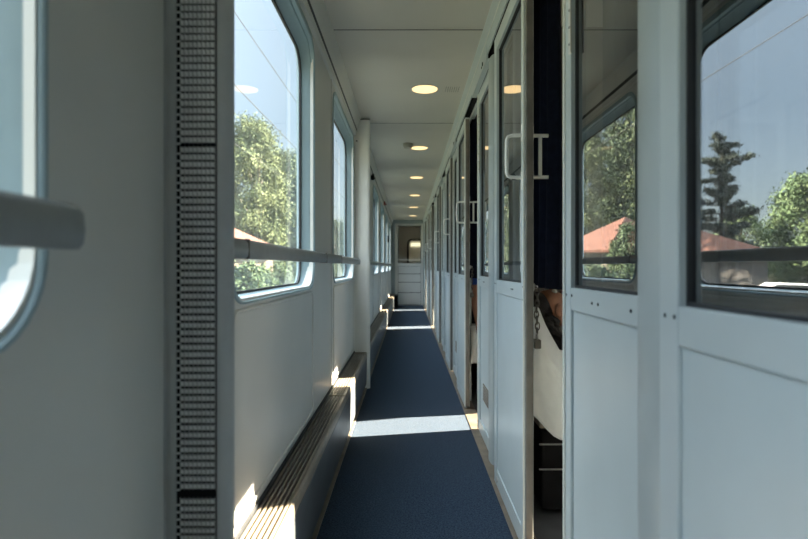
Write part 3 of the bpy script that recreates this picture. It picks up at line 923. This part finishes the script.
# ------------------------------------------------------------------ outside
gd = MB().poly([(-160, -60, GROUND), (80, -60, GROUND), (80, 260, GROUND), (-160, 260, GROUND)]).build('ground', M['grass'])
tag(gd, 'grass and gravel beside the railway', 'ground', kind='structure')

def leaf_mesh(name, blobs, n, size, m, parent, rnd, flat=0., shell=.35):
    verts, faces = [], []
    tot = sum(b[3]**2 for b in blobs)
    for (bx, by, bz, br) in blobs:
        cnt = int(n*br*br/tot)
        for _ in range(int(cnt*1.7)):
            while True:
                d = Vector((rnd.gauss(0, 1), rnd.gauss(0, 1), rnd.gauss(0, 1)))
                if d.length > .01: break
            d.normalize()
            rr = br*(shell+(1-shell)*rnd.random())*(1+.6*noise.noise(d*2.4+Vector((bx, by, bz)))+.4*noise.noise(d*6+Vector((bx, by, bz))))
            c = Vector((bx, by, bz))+Vector((d.x*rr, d.y*rr, d.z*rr*(1-flat)))
            nrm = (d+Vector((rnd.gauss(0, .7), rnd.gauss(0, .7), rnd.gauss(0, .7)))).normalized()
            a = nrm.orthogonal().normalized(); b = nrm.cross(a)
            th = rnd.random()*6.28; u = a*math.cos(th)+b*math.sin(th); v = nrm.cross(u)
            s = size*rnd.uniform(.6, 1.25)
            i = len(verts)
            verts += [c-u*s, c-v*s*.45, c+u*s, c+v*s*.45]
            faces.append((i, i+1, i+2, i+3))
    me = bpy.data.meshes.new(name); me.from_pydata([v[:] for v in verts], [], faces); me.materials.append(m)
    o = bpy.data.objects.new(name, me); COL.objects.link(o); o.parent = parent
    return o

def tree(name, x, y, h, rad, m, label, cat='tree', n=9000, size=.13, trunk=.14, base=.3, seed=1, bark='bark', group='trees outside the corridor windows', narrow=1.):
    rnd = random.Random(seed)
    r = empty(name, (x, y, GROUND)); tag(r, label, cat, group)
    t = MB()
    H = h-GROUND
    top = Vector((rnd.uniform(-.3, .3), rnd.uniform(-.3, .3), H*.8))
    t.tube([(0, 0, 0), top*.4+Vector((.1, 0, 0)), top*.75, top], [trunk, trunk*.8, trunk*.5, trunk*.2], 10)
    blobs = []
    for i in range(22):
        f = base+(1-base)*((i+.5)/22)
        w = rad*math.sin(PI*min(1, (f-base)/(1-base)*.80+.18))**.8*narrow
        a = i*2.4+rnd.uniform(-.5, .5)
        rr = rad*rnd.uniform(.42, .60)*(1.05-.40*f)
        p = Vector((math.cos(a)*w*.62, math.sin(a)*w*.62, min(H*f, H-rr*.9)))
        blobs.append((p.x, p.y, p.z, rr))
        s0 = top*min(.95, max(.2, (f-.22)/.8))
        t.tube([s0, s0.lerp(p, .5)+Vector((0, 0, .15)), p], [trunk*.32, trunk*.22, trunk*.08], 6)
    smooth_angle(t.build('trunk', M[bark], r), 60)
    leaf_mesh('foliage', blobs, n, size, M[m], r, rnd)
    return r

tree('birch_tree', -8.9, 31, 9.6, 2.4, 'leaf_lime', 'tall lime green birch at the left side of the large window', n=34000, size=.08, seed=2, bark='bark_pale', base=.15)
tree('deciduous_tree', -8.7, 38.5, 9.3, 2.5, 'leaf_green', 'mid green tree right beside the tall birch in the large window', n=26000, size=.10, seed=3, base=.12)
tree('deciduous_tree', -10.2, 52, 9.8, 3.2, 'leaf_green', 'green tree at the right side of the large window', n=13000, size=.18, seed=4, base=.12)
tree('deciduous_tree', -8.6, 62, 6.4, 2.6, 'leaf_hedge', 'bushy green tree low in the window before the plain pillar', n=7000, size=.18, seed=5, base=.15)
tree('deciduous_tree', -7.6, 80, 6.0, 2.8, 'leaf_green', 'farthest green tree along the line', n=6000, size=.2, seed=6, base=.15)
tree('deciduous_tree', -13.6, 34, 12.8, 2.9, 'leaf_green', 'dense dark green tree mirrored in the glazed partition bay', n=26000, size=.12, seed=8, base=.1)
tree('deciduous_tree', -17.0, 40, 11.5, 3.0, 'leaf_green', 'green tree standing behind the tiled roof', n=12000, size=.16, seed=9, base=.1)
tree('willow_tree', -31.6, 43.7, 8.7, 3.36, 'leaf_willow', 'pale green willow mirrored at the right edge of the nearest door pane', n=14000, size=.15, seed=11, base=.15)
tree('deciduous_tree', -26.58, 44.27, 5.83, 2.35, 'leaf_willow', 'low pale green tree between the pine and the willow', n=7000, size=.12, seed=12, base=.15)
tree('deciduous_tree', -36.35, 43.7, 8.59, 3.14, 'leaf_willow', 'pale green tree beyond the willow, at the outer edge of the view', n=7000, size=.13, seed=13, base=.15)
# pine with layered boughs
def pine(x, y, h, label, seed=21):
    rnd = random.Random(seed)
    r = empty('pine_tree', (x, y, GROUND)); tag(r, label, 'tree', 'trees outside the corridor windows')
    H = h-GROUND; t = MB(); blobs = []
    t.tube([(0, 0, 0), (.1, 0, H*.4), (.05, 0, H*.7), (0, 0, H)], [.16, .13, .08, .02], 10)
    for i in range(46):
        f = .26+.73*i/45
        L = (2.75*(1-f)**.36+.12)*(.75+.35*min(1, (f-.26)*3))*rnd.uniform(.35, 1.15)
        a = i*2.4+rnd.uniform(-.8, .8)
        s0 = Vector((.07, 0, H*f)); e = s0+Vector((math.cos(a)*L, math.sin(a)*L, rnd.uniform(-.05, .45)*L))
        t.tube([s0, s0.lerp(e, .6)-Vector((0, 0, .03)), e], [.035, .025, .01], 5)
        for q in (.3, .55, .8, 1.):
            p = s0.lerp(e, q); blobs.append((p.x, p.y, p.z+.08, (.16+.20*(1-f)*q+.06)*rnd.uniform(1.1, 2.)))
    smooth_angle(t.build('trunk', M['bark'], r), 60)
    leaf_mesh('foliage', blobs, 16000, .12, M['leaf_pine'], r, rnd, flat=.35, shell=.1)
pine(-22.55, 40.02, 10.6, 'tall dark pine mirrored in the nearest door pane')
# bushes and hedge
tree('bush', -7.75, 21.3, 2.75, .85, 'leaf_hedge', 'yellow-green bush in front of the near tiled roof', 'bush', n=6000, size=.07, trunk=.05, base=.05, seed=31, group='bushes outside')
for i, (bx, by, bh, br, lab) in enumerate(((-6.2, 20.5, 1.15, 1.0, 'low green bush nearest the large window, below the handrail'), (-6.5, 23.2, 1.1, 1.1, 'second low green bush below the handrail line of the large window'),
                                           (-6.9, 27, 1.3, 1.2, 'third low green bush below the handrail line of the large window'), (-7.0, 31.5, 1.35, 1.3, 'fourth low green bush below the handrail line of the large window'),
                                           (-7.0, 37, 1.5, 1.6, 'green bush far along the line below the handrail'), (-6.8, 44, 1.6, 1.8, 'farther green bush along the line below the handrail'), (-6.6, 53, 1.8, 2.0, 'farthest green bush along the line below the handrail'))):
    tree('bush', bx, by, bh, br, 'leaf_hedge', lab, 'bush', n=4500, size=.09, trunk=.05, base=.05, seed=40+i, group='bushes outside')

def roofed(name, corners, z_eave, peak, label, wall_in=.35, wm='render'):
    cx = sum(c[0] for c in corners)/4; cy = sum(c[1] for c in corners)/4
    r = empty(name, (cx, cy, GROUND)); tag(r, label, 'house', 'tile-roofed houses outside')
    lo = [Vector((c[0]-cx, c[1]-cy, z_eave-GROUND)) for c in corners]
    pk = [Vector((p[0]-cx, p[1]-cy, p[2]-GROUND)) for p in peak]
    m = MB()
    vs = [m.bm.verts.new(p) for p in lo]; lo2 = [m.bm.verts.new(p-Vector((0, 0, .12))) for p in lo]
    pv = [m.bm.verts.new(p) for p in pk]
    if len(pv) == 1:
        for i in range(4): m.bm.faces.new((vs[i], vs[(i+1) % 4], pv[0]))
    else:
        m.bm.faces.new((vs[0], vs[1], pv[1], pv[0])); m.bm.faces.new((vs[2], vs[3], pv[0], pv[1]))
        m.bm.faces.new((vs[1], vs[2], pv[1])); m.bm.faces.new((vs[3], vs[0], pv[0]))
    for i in range(4): m.bm.faces.new((vs[i], vs[(i+1) % 4], lo2[(i+1) % 4], lo2[i]))
    m.bm.faces.new(lo2)
    m.build('roof', M['roof'], r)
    w = MB()
    sc = lambda v, z: Vector((v.x*(1-wall_in/2), v.y*(1-wall_in/2), z))
    w.loft([[sc(v, 0) for v in lo], [sc(v, z_eave-GROUND-.05) for v in lo]], True)
    w.build('walls', M[wm], r)
    return r
roofed('house', [(-8.05, 24.0), (-5.85, 25.5), (-11.15, 28.0), (-13.35, 26.5)], 1.78, [(-9.6, 26, 3.42)], 'house with a salmon tiled hip roof mirrored in the glazed partition bay', .3)
roofed('house', [(-18.25, 27.68), (-14.25, 30.35), (-14.25, 37.51), (-22.59, 34.18)], 1.71, [(-15.58, 30.68, 3.16), (-15.41, 34.18, 3.25)], 'house with a terracotta roof below the pine in the nearest door pane', .3, 'render_grey')
sh = empty('storage_shed', (-33, 54, GROUND)); tag(sh, 'long low grey shed behind the parked cars', 'shed')
MB().box((-6, -.6, 0), (5.5, 3, 2.7)).build('walls', M['render'], sh)
MB().prism([(-6.3, 2.7), (5.8, 2.7), (5.8, 2.82), (-.3, 3.55), (-6.3, 2.82)], (-.9, 3.3)).build('roof', M['shed'], sh)

def car(x, y, rz, paint, label):
    r = empty('car', (x, y, GROUND)); r.rotation_euler = (0, 0, rz); tag(r, label, 'car', 'parked cars')
    prof = [(-2.1, .35), (-2.12, .75), (-1.95, .92), (-1.25, .98), (-.65, 1.42), (.75, 1.46), (1.55, 1.02), (2.05, .95), (2.15, .6), (2.1, .32)]
    rings = []
    for w, sc in ((-.82, .96), (-.76, 1), (.76, 1), (.82, .96)):
        rings.append([Vector((px*sc, w*(1 if pz < 1. else .82), .35+(pz-.35)*(sc if pz > 1 else 1))) for px, pz in prof])
    smooth_angle(MB().loft(rings, True).build('car_body', M[paint], r), 50)
    gp = [(-1.05, 1.02), (-.6, 1.37), (.70, 1.40), (1.30, 1.04)]
    MB().loft([[Vector((px, w, pz)) for px, pz in gp] for w in (-.775, .775)], True).build('side_window', M['carglass'], r)
    for sx in (-1.35, 1.35):
        for sy in (-.74, .74):
            MB().cyl((sx, sy-.1, .32), (sx, sy+.1, .32), .32, n=20).build('wheel', M['tyre'], r)
car(-15.9, 23.6, .3, 'carpaint', 'white parked car low in the nearest door pane')
car(-20.4, 24.2, .3, 'carpaint', 'second white parked car, further from the train')
car(-11.4, 20.2, .3, 'carpaint2', 'silver parked car left of the white ones in the nearest door pane')
# overhead lines of the neighbouring track
for x, z, lab in ((-4.0, 5.22, 'lower overhead wire crossing the large window'), (-4.0, 6.9, 'upper overhead wire high in the large window'), (-7.2, 6.1, 'overhead wire of the far track mirrored in the nearest door pane')):
    pts = [(x, -30+i*5, z+.05*math.cos(i*.5)) for i in range(31)]
    w = MB().tube(pts, .011, 6).build('overhead_wire', M['wire'])
    tag(w, lab, 'wire', 'overhead wires')

# ------------------------------------------------------------------ light and sky
d = Vector((-1, -.20, -.52)).normalized()
sl = bpy.data.lights.new('sun', 'SUN'); sl.energy = 58; sl.angle = math.radians(.55); sl.color = (1, .84, .63)
so = bpy.data.objects.new('sun', sl); COL.objects.link(so)
so.rotation_euler = d.to_track_quat('-Z', 'Y').to_euler(); so.location = (30, 10, 20)
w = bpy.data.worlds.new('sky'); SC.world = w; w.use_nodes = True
nt = w.node_tree; bg = nt.nodes['Background']
sky = nt.nodes.new('ShaderNodeTexSky'); sky.sky_type = 'NISHITA'; sky.sun_disc = False
sky.sun_elevation = math.radians(27); sky.sun_rotation = math.radians(74)
sky.dust_density = 2.0; sky.altitude = 50
# hazy sky veil; its unseen upper part is brightened to light the corridor
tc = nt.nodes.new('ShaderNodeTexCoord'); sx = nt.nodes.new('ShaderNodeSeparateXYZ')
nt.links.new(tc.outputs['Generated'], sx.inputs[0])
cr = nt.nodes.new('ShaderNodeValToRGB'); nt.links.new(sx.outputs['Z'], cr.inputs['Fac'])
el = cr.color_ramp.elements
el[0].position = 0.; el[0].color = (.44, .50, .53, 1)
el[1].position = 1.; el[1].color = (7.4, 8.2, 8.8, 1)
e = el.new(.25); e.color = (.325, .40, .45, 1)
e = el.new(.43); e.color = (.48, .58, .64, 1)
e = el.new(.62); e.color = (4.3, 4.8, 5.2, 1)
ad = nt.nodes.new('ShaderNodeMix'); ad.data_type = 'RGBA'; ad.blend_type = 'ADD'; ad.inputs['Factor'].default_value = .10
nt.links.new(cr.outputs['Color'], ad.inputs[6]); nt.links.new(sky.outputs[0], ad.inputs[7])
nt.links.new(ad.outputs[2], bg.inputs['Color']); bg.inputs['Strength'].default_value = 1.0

# ------------------------------------------------------------------ camera
cam = bpy.data.cameras.new('camera'); co = bpy.data.objects.new('camera', cam); COL.objects.link(co)
co.location = (0, 0, 1.0); co.rotation_euler = (PI/2, 0, 0)
cam.sensor_width = 36; cam.lens = 24.0; cam.shift_x = -4/808; cam.shift_y = -2.5/808
cam.clip_start = .02; cam.clip_end = 500
cam.dof.use_dof = True; cam.dof.focus_distance = 2.6; cam.dof.aperture_fstop = 3.2
SC.camera = co
SC.view_settings.view_transform = 'Standard'; SC.view_settings.look = 'None'
SC.view_settings.exposure = .70; SC.view_settings.gamma = 1.; SC.view_settings.use_curve_mapping = False
SC.cycles.max_bounces = 12; SC.cycles.diffuse_bounces = 9; SC.cycles.glossy_bounces = 6; SC.cycles.transparent_max_bounces = 24
SC.cycles.caustics_reflective = False; SC.cycles.caustics_refractive = False
SC.cycles.sample_clamp_indirect = 8
